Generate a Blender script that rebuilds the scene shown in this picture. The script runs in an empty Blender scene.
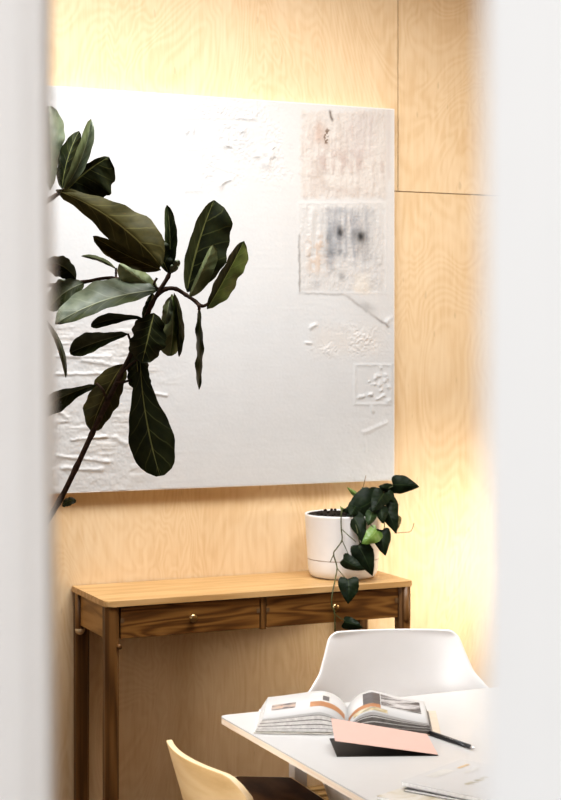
import bpy, bmesh, math, random
import numpy as np
from mathutils import Vector, Matrix, noise as mnoise

random.seed(7)
rng = np.random.default_rng(11)
sc = bpy.context.scene
COL = sc.collection

# ------------------------------------------------------------------ camera set-up
F = 1598.0                      # focal length, pixels
H = 1.59                       # eye height
CX, CY = 280.5, 345.0
YAW = math.radians(24.1)
CAM = Vector((0, -5.2, H))
FW = Vector((math.sin(YAW), math.cos(YAW), 0))
RT = Vector((math.cos(YAW), -math.sin(YAW), 0))

def at(px, py, d):
    """a point in the room at distance d along the view axis"""
    return CAM + FW * d + RT * ((px - CX) / F * d) + Vector((0, 0, -(py - CY) / F * d))

def on_z(px, py, z):
    d = (H - z) * F / (py - CY)
    return at(px, py, d)

def on_y(px, py, y):
    k = (px - CX) / F
    d = (y - CAM.y) / (math.cos(YAW) - k * math.sin(YAW))
    return at(px, py, d)

# ------------------------------------------------------------------ node helpers
def new_mat(name):
    m = bpy.data.materials.new(name)
    m.use_nodes = True
    nt = m.node_tree
    b = nt.nodes['Principled BSDF']
    return m, nt, b

def N(nt, typ, **kw):
    n = nt.nodes.new(typ)
    for k, v in kw.items():
        if k.startswith('i_'):
            key = k[2:]
            key = int(key) if key.isdigit() else key.replace('_', ' ')
            n.inputs[key].default_value = v
        else:
            setattr(n, k, v)
    return n

def math_n(nt, op, a, b=None, c=None):
    n = nt.nodes.new('ShaderNodeMath'); n.operation = op
    for i, v in enumerate((a, b, c)):
        if v is None: continue
        if isinstance(v, (int, float)): n.inputs[i].default_value = v
        else: nt.links.new(v, n.inputs[i])
    return n.outputs[0]

def ramp(nt, fac, stops):
    n = nt.nodes.new('ShaderNodeValToRGB')
    e = n.color_ramp.elements
    while len(e) < len(stops): e.new(0.5)
    for el, (p, c) in zip(e, stops):
        el.position = p; el.color = (*c, 1)
    nt.links.new(fac, n.inputs[0])
    return n.outputs[0]

def mix(nt, fac, a, b):
    n = nt.nodes.new('ShaderNodeMix'); n.data_type = 'RGBA'
    for sock, v in ((n.inputs[0], fac), (n.inputs[6], a), (n.inputs[7], b)):
        if isinstance(v, (int, float)): sock.default_value = v
        elif isinstance(v, tuple): sock.default_value = (*v, 1)
        else: nt.links.new(v, sock)
    return n.outputs[2]

def mapped(nt, scale, rot=(0, 0, 0), loc=(0, 0, 0), coord='Object'):
    tc = nt.nodes.new('ShaderNodeTexCoord')
    mp = nt.nodes.new('ShaderNodeMapping')
    mp.inputs['Scale'].default_value = scale
    mp.inputs['Rotation'].default_value = rot
    mp.inputs['Location'].default_value = loc
    nt.links.new(tc.outputs[coord], mp.inputs[0])
    return mp.outputs[0]

def noise_n(nt, vec, scale, detail=4, rough=.5, dist=0):
    n = nt.nodes.new('ShaderNodeTexNoise')
    n.inputs['Scale'].default_value = scale
    n.inputs['Detail'].default_value = detail
    n.inputs['Roughness'].default_value = rough
    n.inputs['Distortion'].default_value = dist
    nt.links.new(vec, n.inputs['Vector'])
    return n.outputs['Fac']

def plain(name, col, rough=.5, spec=.5, metal=0.0, var=.04, scale=30, bump=0.0):
    m, nt, b = new_mat(name)
    v = mapped(nt, (1, 1, 1))
    f = noise_n(nt, v, scale, 3)
    lo = tuple(max(0, c * (1 - var)) for c in col); hi = tuple(min(1, c * (1 + var)) for c in col)
    nt.links.new(ramp(nt, f, [(.3, lo), (.7, hi)]), b.inputs['Base Color'])
    b.inputs['Roughness'].default_value = rough
    b.inputs['Specular IOR Level'].default_value = spec
    b.inputs['Metallic'].default_value = metal
    if bump:
        bn = nt.nodes.new('ShaderNodeBump'); bn.inputs['Strength'].default_value = bump; bn.inputs['Distance'].default_value = .002
        nt.links.new(f, bn.inputs['Height']); nt.links.new(bn.outputs[0], b.inputs['Normal'])
    return m

def wood(name, dark, mid, light, grain=(1.2, 14, 14), rings=9.0, rough=.45, spec=.4, rot=(0, 0, 0), streak=.5):
    """oak-like: stretched noise rings with fine streaks; grain runs along the axis with the small scale"""
    m, nt, b = new_mat(name)
    v = mapped(nt, grain, rot)
    n1 = noise_n(nt, v, 1.0, 2, .4, .4)
    s = math_n(nt, 'SINE', math_n(nt, 'MULTIPLY', n1, rings * 6.283))
    s = math_n(nt, 'MULTIPLY_ADD', s, .5, .5)
    v2 = mapped(nt, tuple(g * 9 if g > 3 else g * 3 for g in grain), rot)
    n2 = noise_n(nt, v2, 1.0, 5, .65)
    f = math_n(nt, 'ADD', math_n(nt, 'MULTIPLY', s, 1 - streak), math_n(nt, 'MULTIPLY', n2, streak))
    nt.links.new(ramp(nt, f, [(.12, dark), (.45, mid), (.85, light)]), b.inputs['Base Color'])
    b.inputs['Roughness'].default_value = rough
    b.inputs['Specular IOR Level'].default_value = spec
    bn = nt.nodes.new('ShaderNodeBump'); bn.inputs['Strength'].default_value = .15; bn.inputs['Distance'].default_value = .001
    nt.links.new(f, bn.inputs['Height']); nt.links.new(bn.outputs[0], b.inputs['Normal'])
    return m

def plywood(name, c_lo, c_mid, c_hi):
    m, nt, b = new_mat(name)
    at_ = nt.nodes.new('ShaderNodeAttribute'); at_.attribute_name = 'panel_shift'; at_.attribute_type = 'GEOMETRY'
    tc = nt.nodes.new('ShaderNodeTexCoord')
    add = nt.nodes.new('ShaderNodeVectorMath'); add.operation = 'ADD'
    nt.links.new(tc.outputs['Object'], add.inputs[0]); nt.links.new(at_.outputs['Vector'], add.inputs[1])
    def mp(scale):
        n = nt.nodes.new('ShaderNodeMapping'); n.inputs['Scale'].default_value = scale
        nt.links.new(add.outputs[0], n.inputs[0]); return n.outputs[0]
    big = noise_n(nt, mp((2.3, 1, .9)), 1.0, 3, .5, 1.1)
    rings = math_n(nt, 'SINE', math_n(nt, 'MULTIPLY', big, 230))
    rings = math_n(nt, 'MULTIPLY_ADD', rings, .5, .5)
    fine = noise_n(nt, mp((70, 1, 5)), 1.0, 4, .6)
    cloud = noise_n(nt, mp((2.2, 1, 1.6)), 1.3, 4, .6, 1.2)
    f = math_n(nt, 'ADD', math_n(nt, 'MULTIPLY', rings, .10), math_n(nt, 'MULTIPLY', fine, .46))
    f = math_n(nt, 'ADD', f, math_n(nt, 'MULTIPLY', cloud, .42))
    base = ramp(nt, f, [(.26, c_lo), (.5, c_mid), (.74, c_hi)])
    # short dark pips and small knots
    pip = noise_n(nt, mp((55, 1, 16)), 1.0, 1, .3)
    pf = ramp(nt, pip, [(.735, (0, 0, 0)), (.78, (1, 1, 1))])
    base = mix(nt, math_n(nt, 'MULTIPLY', pf, .28), base, tuple(c * .6 for c in c_lo))
    nt.links.new(base, b.inputs['Base Color'])
    b.inputs['Roughness'].default_value = .5
    b.inputs['Specular IOR Level'].default_value = .25
    return m

def leaf_mat(name, body, body2, vein, rough=.42, spec=.45, trans=.0, side=.42):
    """green blade with a pale midrib and curved side veins laid out along the leaf's own UVs"""
    m, nt, b = new_mat(name)
    uv = nt.nodes.new('ShaderNodeUVMap'); uv.uv_map = 'leaf'
    sep = nt.nodes.new('ShaderNodeSeparateXYZ'); nt.links.new(uv.outputs[0], sep.inputs[0])
    a = math_n(nt, 'ABSOLUTE', math_n(nt, 'MULTIPLY_ADD', sep.outputs[0], 2, -1))   # 0 midrib .. 1 edge
    t = sep.outputs[1]
    v = mapped(nt, (1, 1, 1))
    nz = noise_n(nt, v, 26, 3)
    wob = math_n(nt, 'MULTIPLY_ADD', nz, .05, -.025)
    mid = math_n(nt, 'LESS_THAN', a, math_n(nt, 'MULTIPLY_ADD', t, -.035, .055))
    q = math_n(nt, 'ADD', math_n(nt, 'SUBTRACT', t, math_n(nt, 'MULTIPLY', math_n(nt, 'POWER', a, .8), .22)), wob)
    fr = math_n(nt, 'FRACT', math_n(nt, 'MULTIPLY', q, 6.0))
    dist = math_n(nt, 'ABSOLUTE', math_n(nt, 'SUBTRACT', fr, .5))
    sv = ramp(nt, dist, [(.0, (1, 1, 1)), (.065, (0, 0, 0))])
    fade = math_n(nt, 'MULTIPLY_ADD', a, -.75, 1.0)
    sv = math_n(nt, 'MULTIPLY', math_n(nt, 'MULTIPLY', sv, fade), side)
    vf = math_n(nt, 'MAXIMUM', math_n(nt, 'MULTIPLY', mid, .85), sv)
    bodyc = ramp(nt, nz, [(.32, body), (.68, body2)])
    nt.links.new(mix(nt, vf, bodyc, vein), b.inputs['Base Color'])
    b.inputs['Roughness'].default_value = rough
    b.inputs['Specular IOR Level'].default_value = spec
    # the blade swells a little between its veins
    bn = nt.nodes.new('ShaderNodeBump'); bn.inputs['Strength'].default_value = .3; bn.inputs['Distance'].default_value = .003
    nt.links.new(math_n(nt, 'MULTIPLY', dist, 1.0), bn.inputs['Height']); nt.links.new(bn.outputs[0], b.inputs['Normal'])
    return m

M = {}
M['ply'] = plywood('birch_plywood', (.635, .44, .245), (.73, .55, .345), (.795, .635, .435))
M['ply_gap'] = plain('plywood_seam', (.12, .07, .03), .8)
M['white_wall'] = plain('white_painted_wall', (.82, .82, .81), .7, .3, var=.01)
M['white_trim'] = plain('white_gloss_trim', (.80, .785, .775), .45, .4, var=.01)
M['white_door'] = plain('white_door_paint', (.86, .86, .86), .5, .3, var=.01)
M['floor'] = wood('timber_floor', (.05, .026, .012), (.09, .05, .022), (.14, .08, .04), (10, 1, 10), 4)
M['oak_x'] = wood('oiled_oak_shaded', (.060, .023, .005), (.150, .066, .016), (.25, .125, .035), (2.0, 16, 20), 7, .4, .4)  # drawer fronts and back apron: shade put into the colour
M['oak_top'] = wood('oiled_oak_top_lit', (.44, .26, .105), (.54, .335, .145), (.62, .41, .20), (1.6, 22, 22), 4, .38, .5)  # same oak made lighter: light from above put into the colour
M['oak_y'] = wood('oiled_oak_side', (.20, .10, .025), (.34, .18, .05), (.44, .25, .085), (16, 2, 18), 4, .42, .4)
M['oak_z'] = wood('oiled_oak_leg_shaded', (.060, .026, .007), (.125, .058, .016), (.20, .10, .032), (22, 22, 1.4), 4, .42, .4)  # same oak made darker: front shade put into the leg colour
M['oak_end'] = plain('pale_end_grain', (.62, .47, .29), .6, .3, var=.1, scale=90)
M['brass'] = plain('aged_brass', (.45, .33, .17), .28, .5, 1.0)
M['pot_white'] = plain('white_glazed_pot', (.80, .79, .785), .35, .5, var=.015)
M['pot_seam'] = plain('pinkish_pot_groove', (.42, .30, .25), .6)
M['soil'] = plain('dark_potting_soil', (.022, .017, .013), .95, .2, var=.6, scale=140, bump=1.0)
M['laminate'] = plain('white_laminate', (.55, .545, .535), .38, .45, var=.01)
M['ply_edge'] = wood('birch_ply_edge', (.78, .63, .48), (.84, .71, .57), (.88, .78, .66), (3, 3, 160), 3, .5, .3)
M['white_metal'] = plain('white_powder_coat', (.76, .745, .73), .4, .4, var=.01)
M['white_shell'] = plain('white_plastic_shell', (.74, .725, .71), .38, .45, var=.008)
M['chrome'] = plain('chrome', (.75, .75, .75), .12, .5, 1.0)
M['birch_back'] = wood('birch_chair_back', (.60, .39, .18), (.70, .48, .24), (.77, .56, .31), (12, 2.0, 12), 3, .42, .4)
M['birch_edge'] = plain('pale_birch_edge', (.83, .66, .42), .5, .3, var=.04)
M['dark_seat'] = wood('dark_wood_seat', (.045, .018, .005), (.085, .036, .010), (.13, .06, .018), (9, 4, 9), 3, .6, .12, (0, 0, .7))
M['slat'] = wood('brown_slat', (.10, .055, .018), (.20, .12, .045), (.28, .18, .075), (2, 30, 30), 3, .5, .3)
M['paper'] = plain('white_page_paper', (.565, .56, .55), .7, .2, var=.012)
M['page_edge'] = plain('grey_page_edges', (.70, .68, .655), .8, .2, var=.15, scale=120)
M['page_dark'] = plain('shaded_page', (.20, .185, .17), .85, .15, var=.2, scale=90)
M['book_cover'] = plain('pale_grey_book_cover', (.66, .63, .58), .6, .3)
M['cover_edge'] = plain('beige_cover_lining', (.60, .52, .42), .6, .3)
M['pink'] = plain('pale_pink_card', (.65, .45, .39), .65, .2, var=.01)
M['black_card'] = plain('black_card', (.016, .013, .012), .5, .35, var=.2)
M['pen_black'] = plain('black_pen_plastic', (.012, .012, .013), .3, .5)
M['silver'] = plain('silver_metal', (.7, .7, .7), .22, .5, 1.0)
M['ink_white'] = plain('white_print', (.72, .72, .72), .6, .2)
M['stem'] = plain('brown_fig_bark', (.050, .028, .018), .75, .25, var=.45, scale=90, bump=.8)
M['vine'] = plain('green_vine_stem', (.075, .085, .03), .5, .4, var=.3, scale=60)
M['twig'] = plain('tan_aerial_root', (.22, .15, .07), .6, .3)
M['fig_dark'] = leaf_mat('fig_leaf_dark', (.008, .011, .004), (.019, .024, .007), (.17, .18, .065), .55, .1)
M['fig_mid'] = leaf_mat('fig_leaf_mid', (.020, .028, .009), (.038, .047, .016), (.22, .23, .10), .52, .15)
M['fig_olive'] = leaf_mat('fig_leaf_olive', (.034, .031, .009), (.066, .058, .017), (.22, .20, .075), .55, .1)
M['fig_pale'] = leaf_mat('fig_leaf_pale_underside', (.13, .155, .075), (.20, .23, .115), (.33, .36, .22), .5, .25, side=.4)
M['fig_grey'] = leaf_mat('fig_leaf_grey_green', (.07, .088, .055), (.135, .155, .10), (.26, .28, .20), .45, .25, side=.4)
M['fig_lime'] = leaf_mat('fig_leaf_bright', (.045, .075, .014), (.095, .135, .03), (.22, .27, .09), .45, .35)  # brighter yellow-green blade
M['phil_dark'] = leaf_mat('heart_leaf_dark', (.006, .012, .005), (.013, .022, .009), (.03, .045, .018), .45, .12, side=.25)
M['phil_mid'] = leaf_mat('heart_leaf_mid', (.018, .036, .012), (.03, .055, .018), (.08, .11, .04), .4, .25, side=.25)
M['phil_light'] = leaf_mat('heart_leaf_young', (.10, .19, .035), (.17, .27, .06), (.24, .33, .12), .38, .4, side=.3)
M['phil_brown'] = leaf_mat('heart_leaf_browning', (.10, .085, .025), (.15, .12, .04), (.2, .18, .07), .45, .35)
M['terracotta'] = plain('grey_planter', (.30, .29, .28), .7, .3, var=.1)

def photo_mat(name, cols, scale, seed):
    m, nt, b = new_mat(name)
    v = mapped(nt, scale, (0, 0, .4), (seed, seed * .7, 0))
    f = noise_n(nt, v, 1.0, 3, .55, .6)
    k = len(cols)
    nt.links.new(ramp(nt, f, [(.30 + .40 * i / (k - 1), c) for i, c in enumerate(cols)]), b.inputs['Base Color'])
    b.inputs['Roughness'].default_value = .5
    return m
M['photo_warm'] = photo_mat('printed_photo_warm', [(.01, .01, .02), (.22, .18, .17), (.50, .40, .33), (.50, .22, .10)], (34, 30, 40), 3.1)
M['photo_band'] = photo_mat('printed_brown_band', [(.30, .13, .055), (.42, .20, .09), (.55, .29, .14)], (14, 14, 14), 4.1)
M['photo_grey'] = photo_mat('printed_photo_grey', [(.045, .04, .04), (.11, .10, .10), (.16, .15, .15)], (10, 10, 10), 3.3)
M['photo_land'] = photo_mat('printed_landscape', [(.01, .01, .01), (.09, .08, .08), (.55, .54, .54), (.05, .045, .045)], (10, 40, 30), 8.8)
M['photo_small'] = photo_mat('printed_photo_small', [(.16, .18, .17), (.50, .40, .22), (.60, .60, .55)], (40, 60, 60), 5.2)
M['cover_print'] = photo_mat('faint_cover_print', [(.64, .62, .59), (.61, .58, .52), (.52, .47, .36), (.36, .30, .17)], (18, 24, 30), 2.9)
M['print_olive'] = plain('olive_cover_print', (.36, .31, .17), .6, .2, var=.3, scale=80)
M['print_grey'] = plain('pale_grey_cover_print', (.58, .57, .54), .6, .2, var=.1)
M['print_tan'] = plain('tan_cover_print', (.62, .47, .30), .6, .2, var=.1)
M['mag_pages'] = plain('magazine_page_edges', (.84, .83, .81), .8, .2, var=.1, scale=200)
M['mag_dark'] = plain('black_magazine_cover', (.03, .027, .025), .5, .3)

# ------------------------------------------------------------------ object helpers
def wloc(o):
    v = Vector((0, 0, 0))
    while o is not None:
        v += o.location; o = o.parent
    return v

def thing(name, label, cat, loc, group=None):
    o = bpy.data.objects.new(name, None); COL.objects.link(o)
    o.location = loc; o.empty_display_size = .05
    o['label'] = label; o['category'] = cat
    if group: o['group'] = group
    return o

def obj(name, bm, mats, parent=None, smooth=False, label=None, recalc=True):
    """link a bmesh given in room coordinates as ONE mesh object under its parent"""
    if recalc: bmesh.ops.recalc_face_normals(bm, faces=bm.faces)
    if parent is not None: bmesh.ops.translate(bm, verts=bm.verts, vec=-wloc(parent))
    me = bpy.data.meshes.new(name)
    bm.to_mesh(me); bm.free()
    o = bpy.data.objects.new(name, me); COL.objects.link(o)
    for m in (mats if isinstance(mats, (list, tuple)) else [mats]): me.materials.append(m)
    if parent is not None: o.parent = parent
    if smooth:
        for p in me.polygons: p.use_smooth = True
    if label: o['label'] = label
    return o

def struct(name, bm, mats):
    o = obj(name, bm, mats); o['kind'] = 'structure'; return o

def box(bm, c0, c1, bevel=0.0, seg=2, mi=0, rotz=0.0, pivot=None):
    x0, y0, z0 = c0; x1, y1, z1 = c1
    r = bmesh.ops.create_cube(bm, size=1)
    vs = r['verts']
    for v in vs:
        v.co = Vector(((x0 + x1) / 2 + v.co.x * (x1 - x0), (y0 + y1) / 2 + v.co.y * (y1 - y0), (z0 + z1) / 2 + v.co.z * (z1 - z0)))
    if rotz: bmesh.ops.rotate(bm, verts=vs, cent=pivot, matrix=Matrix.Rotation(rotz, 3, 'Z'))
    fs = list({f for v in vs for f in v.link_faces})
    for f in fs: f.material_index = mi
    if bevel:
        es = list({e for v in vs for e in v.link_edges})
        rb = bmesh.ops.bevel(bm, geom=es, offset=bevel, segments=seg, profile=.5, affect='EDGES')
        for f in rb['faces']: f.material_index = mi
    return vs

def B(): return bmesh.new()

def tube(bm, pts, rad, n=8, cap=True):
    pts = [Vector(p) for p in pts]
    if isinstance(rad, (int, float)): rad = [rad] * len(pts)
    rings = []; ref = None
    for i, p in enumerate(pts):
        a = pts[max(i - 1, 0)]; b = pts[min(i + 1, len(pts) - 1)]
        t = (b - a).normalized()
        if ref is None:
            ref = t.orthogonal().normalized()
        ref = (ref - t * ref.dot(t))
        ref = ref.normalized() if ref.length > 1e-6 else t.orthogonal().normalized()
        bi = t.cross(ref)
        rings.append([bm.verts.new(p + (ref * math.cos(k * 2 * math.pi / n) + bi * math.sin(k * 2 * math.pi / n)) * rad[i]) for k in range(n)])
    for r0, r1 in zip(rings, rings[1:]):
        for k in range(n): bm.faces.new((r0[k], r0[(k + 1) % n], r1[(k + 1) % n], r1[k]))
    if cap:
        bm.faces.new(rings[0][::-1]); bm.faces.new(rings[-1])

def smooth_path(pts, k=4):
    pts = [Vector(p) for p in pts]; out = []
    for i in range(len(pts) - 1):
        p0 = pts[max(i - 1, 0)]; p1 = pts[i]; p2 = pts[i + 1]; p3 = pts[min(i + 2, len(pts) - 1)]
        for j in range(k):
            t = j / k
            out.append(.5 * ((2 * p1) + (p2 - p0) * t + (2 * p0 - 5 * p1 + 4 * p2 - p3) * t * t + (3 * p1 - p0 - 3 * p2 + p3) * t ** 3))
    out.append(pts[-1]); return out

def lathe(bm, prof, c, n=48, mi=0):
    rings = []
    for r, z in prof:
        if r < 1e-5: rings.append([bm.verts.new((c[0], c[1], c[2] + z))])
        else: rings.append([bm.verts.new((c[0] + r * math.cos(a * 2 * math.pi / n), c[1] + r * math.sin(a * 2 * math.pi / n), c[2] + z)) for a in range(n)])
    for r0, r1 in zip(rings, rings[1:]):
        for k in range(n):
            a, b_ = r0[k % len(r0)], r0[(k + 1) % len(r0)]
            c_, d = r1[(k + 1) % len(r1)], r1[k % len(r1)]
            vs = []
            for v in (a, b_, c_, d):
                if v not in vs: vs.append(v)
            if len(vs) > 2:
                f = bm.faces.new(vs); f.material_index = mi; f.smooth = True

def prism(bm, poly, z0, z1, mi=0, mi_side=None, bevel=0):
    lo = [bm.verts.new((x, y, z0)) for x, y in poly]; hi = [bm.verts.new((x, y, z1)) for x, y in poly]
    f1 = bm.faces.new(lo[::-1]); f2 = bm.faces.new(hi); f1.material_index = mi; f2.material_index = mi
    n = len(poly)
    for i in range(n):
        f = bm.faces.new((lo[i], lo[(i + 1) % n], hi[(i + 1) % n], hi[i])); f.material_index = mi if mi_side is None else mi_side

def round_poly(poly, r, k=5):
    out = []; n = len(poly)
    for i in range(n):
        p = Vector(poly[i]); a = Vector(poly[i - 1]); b = Vector(poly[(i + 1) % n])
        u = (a - p).normalized(); v = (b - p).normalized()
        rr = r[i] if isinstance(r, (list, tuple)) else r
        s, e = p + u * rr, p + v * rr
        for j in range(k + 1):
            t = j / k
            q = s * (1 - t) ** 2 + p * 2 * t * (1 - t) + e * t * t
            out.append((q.x, q.y))
    return out

# ------------------------------------------------------------------ room shell
XL, XR, YF, ZC = -1.3, 4.1, -4.477, 3.3

def panel_wall():
    bm = B()
    lay = bm.verts.layers.float_vector.new('panel_shift')
    box(bm, (XL - .1, .004, 0), (XR + .1, .12, ZC), mi=1)
    seam_x, seam_z = on_y(398, 191.3, 0).x, on_y(398, 191.3, 0).z
    g = .0016
    rects = [(XL, 0.90 - g, seam_z + g, ZC), (0.90 + g, seam_x - g, seam_z + g, ZC), (seam_x + g, XR, seam_z + g, ZC),
             (XL, .9 - g, 0, seam_z - g), (.9 + g, 3.7 - g, 0, seam_z - g), (3.7 + g, XR, 0, seam_z - g)]
    for i, (x0, x1, z0, z1) in enumerate(rects):
        for v in box(bm, (x0, 0, z0), (x1, .012, z1)): v[lay] = (i * 3.7, 0, i * 2.3)
    return struct('wall_back', bm, [M['ply'], M['ply_gap']])
panel_wall()

bm = B(); box(bm, (XL - .1, -7.4, -.1), (XR + .1, .12, 0)); struct('floor', bm, M['floor'])
bm = B(); box(bm, (XL - .1, YF - .0, ZC), (XR + .1, .12, ZC + .1)); struct('ceiling', bm, M['ply'])
bm = B(); box(bm, (XL - .1, YF, 0), (XL, .0, ZC)); struct('wall_left', bm, M['ply'])
bm = B(); box(bm, (XR, YF, 0), (XR + .1, .0, ZC)); struct('wall_right', bm, M['ply'])

# partition between the passage and the room, with the doorway the view passes through
JX = .2120                                   # left edge of the opening
HX = 1.04                                   # right edge (hinge side)
bm = B()
box(bm, (XL - .1, YF, 0), (JX - .045, YF + .12, ZC), mi=0)
box(bm, (HX + .03, YF, 0), (XR + .1, YF + .12, ZC), mi=0)
box(bm, (JX - .045, YF, 2.16), (HX + .03, YF + .12, ZC), mi=0)
wf = struct('wall_front', bm, [M['white_wall'], M['ply']])
for p in wf.data.polygons:
    if p.normal.y > .9: p.material_index = 1

# moulded left casing: flat board, shallow step, angled inner edge
def casing():
    bm = B()
    prof = [(JX - .115, YF), (JX - .115, YF - .012), (JX - .0195, YF - .014), (JX - .0185, YF - .008), (JX - .0080, YF - .0078),
            (JX - .0070, YF - .007), (JX + .0002, YF + .006), (JX, YF + .12), (JX - .045, YF + .12), (JX - .045, YF)]
    lean = .007
    lo = [bm.verts.new((x + lean * .85, y, 0)) for x, y in prof]
    hi = [bm.verts.new((x - lean * .85, y, 2.16)) for x, y in prof]
    n = len(prof)
    bm.faces.new(lo[::-1]); bm.faces.new(hi)
    for i in range(n): bm.faces.new((lo[i], lo[(i + 1) % n], hi[(i + 1) % n], hi[i]))
    o = struct('trim_1', bm, M['white_trim'])
casing()
bm = B(); box(bm, (HX, YF, 0), (HX + .04, YF + .12, 2.16), .002); box(bm, (HX - .0, YF - .016, 0), (HX + .1, YF, 2.16), .002)
struct('trim_2', bm, M['white_trim'])

# door leaf standing open towards the passage; its leading edge is the white blur on the right
def door():
    k = (483 - CX) / F; d = .375
    p = CAM + FW * d + RT * (k * d)            # far corner of the leading edge
    hinge = Vector((HX + .01, YF - .03, 0))
    u = (hinge - Vector((p.x, p.y, 0))); L = u.length; u.normalize()
    nrm = Vector((u.y, -u.x, 0))
    a = Vector((p.x, p.y, 0)); b = a + u * L
    q = [a, b, b + nrm * .04, a + nrm * .04]
    bm = B(); prism(bm, [(v.x, v.y) for v in q], .01, 2.12)
    struct('door_1', bm, M['white_door'])
door()

# ------------------------------------------------------------------ painting
PX1 = 2.761; PW = 1.35; PX0 = PX1 - PW; PZ0, PZ1 = 1.099, 2.449; PY = -.04

def vnoise(n, m, cells_u, cells_v, seed):
    r = np.random.default_rng(seed)
    g = r.random((cells_v + 3, cells_u + 3))
    u = np.linspace(0, cells_u, n); v = np.linspace(0, cells_v, m)
    iu = np.floor(u).astype(int); iv = np.floor(v).astype(int)
    fu = u - iu; fv = v - iv
    fu = fu * fu * (3 - 2 * fu); fv = fv * fv * (3 - 2 * fv)
    a = g[iv][:, iu]; b = g[iv][:, iu + 1]; c = g[iv + 1][:, iu]; d = g[iv + 1][:, iu + 1]
    return (a * (1 - fu) + b * fu) * (1 - fv)[:, None] + (c * (1 - fu) + d * fu) * fv[:, None]

def painting():
    root = thing('painting', 'large square white abstract canvas with thick paint and grey pink patches on the plywood wall', 'painting', (PX0 + PW / 2, PY, PZ0))
    n = m = 600
    xs = np.linspace(PX0, PX1, n); zs = np.linspace(PZ0, PZ1, m)
    Xg, Zg = np.meshgrid(xs, zs)
    # artwork measured on the canvas itself: u to the right, v down, both in "sheet units" as marked off the photograph
    dx = Xg - CAM.x; dy = PY - CAM.y
    dd = dx * math.sin(YAW) + dy * math.cos(YAW); XX = dx * math.cos(YAW) - dy * math.sin(YAW)
    U = CX + XX / dd * F; V = CY + (H - Zg) / dd * F
    sm = lambda a, e0, e1: np.clip((a - e0) / (e1 - e0), 0, 1)
    j1 = (vnoise(n, m, 70, 70, 1) * .6 + vnoise(n, m, 190, 190, 21) * .4 - .5); j2 = (vnoise(n, m, 70, 70, 2) * .6 + vnoise(n, m, 190, 190, 22) * .4 - .5)
    j3 = (vnoise(n, m, 230, 230, 3) - .5); big = vnoise(n, m, 9, 9, 4); med = vnoise(n, m, 26, 26, 5)
    horiz = vnoise(n, m, 16, 120, 6) * .7 + vnoise(n, m, 60, 240, 26) * .3; vert = vnoise(n, m, 110, 12, 7) * .6 + vnoise(n, m, 230, 40, 27) * .4
    Uj = U + j1 * 5; Vj = V + j2 * 5
    def rect(x0, y0, x1, y1, soft=3, jit=True):
        a, b = (Uj, Vj) if jit else (U, V)
        return sm(a, x0, x0 + soft) * sm(-a, -x1, -x1 + soft) * sm(b, y0, y0 + soft) * sm(-b, -y1, -y1 + soft)
    def frame(x0, y0, x1, y1, w=1.6):
        d = np.maximum(np.maximum(x0 - U, U - x1), np.maximum(y0 - V, V - y1)) + j1 * 1.5
        return np.exp(-(d / w) ** 2)
    def blob(x, y, rx, ry, rot=0, jit=1.0):
        c, s = math.cos(rot), math.sin(rot)
        a = (U + j1 * 4 * jit - x); b = (V + j2 * 4 * jit - y)
        p = (a * c + b * s) / rx; q = (-a * s + b * c) / ry
        return np.exp(-(p * p + q * q))
    def line(x0, y0, x1, y1, w):
        L = math.hypot(x1 - x0, y1 - y0); ux, uy = (x1 - x0) / L, (y1 - y0) / L
        a = U + j1 * 2 - x0; b = V + j2 * 2 - y0
        t = a * ux + b * uy; o = a * -uy + b * ux
        return np.exp(-(o / w) ** 2) * sm(t, -1, 2) * sm(-t, -L - 1, -L + 2)
    h = (j3 * .0004) + (horiz - .5) * .0005
    # raised collage papers in the upper middle
    h += frame(184, 97, 256, 118) * .0016 + frame(186, 149, 201, 191) * .0018 + frame(149, 90, 177, 149, 1.0) * .0006
    h += rect(184, 97, 256, 118) * (.0008 + j3 * .0016) + rect(186, 149, 201, 191) * .0007
    rough = rect(180, 95, 300, 200, 20); h += rough * (med - .5) * j3 * .010
    h += line(211, 144, 211, 164, 1.2) * .002 + line(212, 166, 240, 174, 1.0) * .0015 + line(236, 118, 256, 119, 1.6) * .003
    for (x, y, rx, ry, ro) in [(265, 152, 6, 3, .4), (270, 158, 7, 2.4, -.9), (263, 162, 3, 5, .3), (258, 156, 5, 2, 0), (272, 150, 2.2, 5, .5), (268, 166, 3, 4, 0),
                               (222, 182, 2.4, 6, .2), (227, 181, 6, 1.8, -.4), (243, 130, 3, 3, 0), (226, 143, 1.6, 6, 0), (229, 146, 4, 1.6, .3), (187, 132, 1.4, 4, 0), (193, 130, 1.4, 4, 0)]:
        h += blob(x, y, rx, ry, ro) * .0065
    # impasto lower left
    ll = sm(-U, -190, -120) * sm(V, 300, 335)
    h += ll * ((horiz - .5) * .006 * sm(med, .45, .6) + (med - .5) * .003 + j2 * .004)
    for (x0, y0, x1, y1, w) in [(55, 356, 112, 357, 2), (55, 374, 118, 373, 1.6), (52, 408, 70, 418, 2.4), (112, 436, 128, 445, 2.6), (55, 455, 110, 462, 2), (60, 468, 104, 470, 2), (140, 392, 168, 396, 1.5), (70, 440, 108, 436, 1.6), (80, 360, 120, 366, 2)]:
        h += line(x0, y0, x1, y1, w) * .0055
    # right-hand patches
    pa = rect(299, 109, 388, 200, 4); pb = rect(299, 203, 386, 293, 4)
    diag = sm(-(V - (293 + np.maximum(0, (U - 345)) * .8)), -2, 2)
    pb2 = rect(340, 285, 391, 332, 4) * diag
    h += (pa + pb) * ((vert - .5) * .003 + j1 * .004 + .0006) + frame(299, 203, 386, 293, 1.4) * .001
    h += line(313, 208, 310, 255, 3) * .004 + line(318, 232, 334, 270, 3) * .004 + line(335, 150, 337, 160, 1) * .002 + blob(388, 322, 3, 5, .6) * .006
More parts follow.
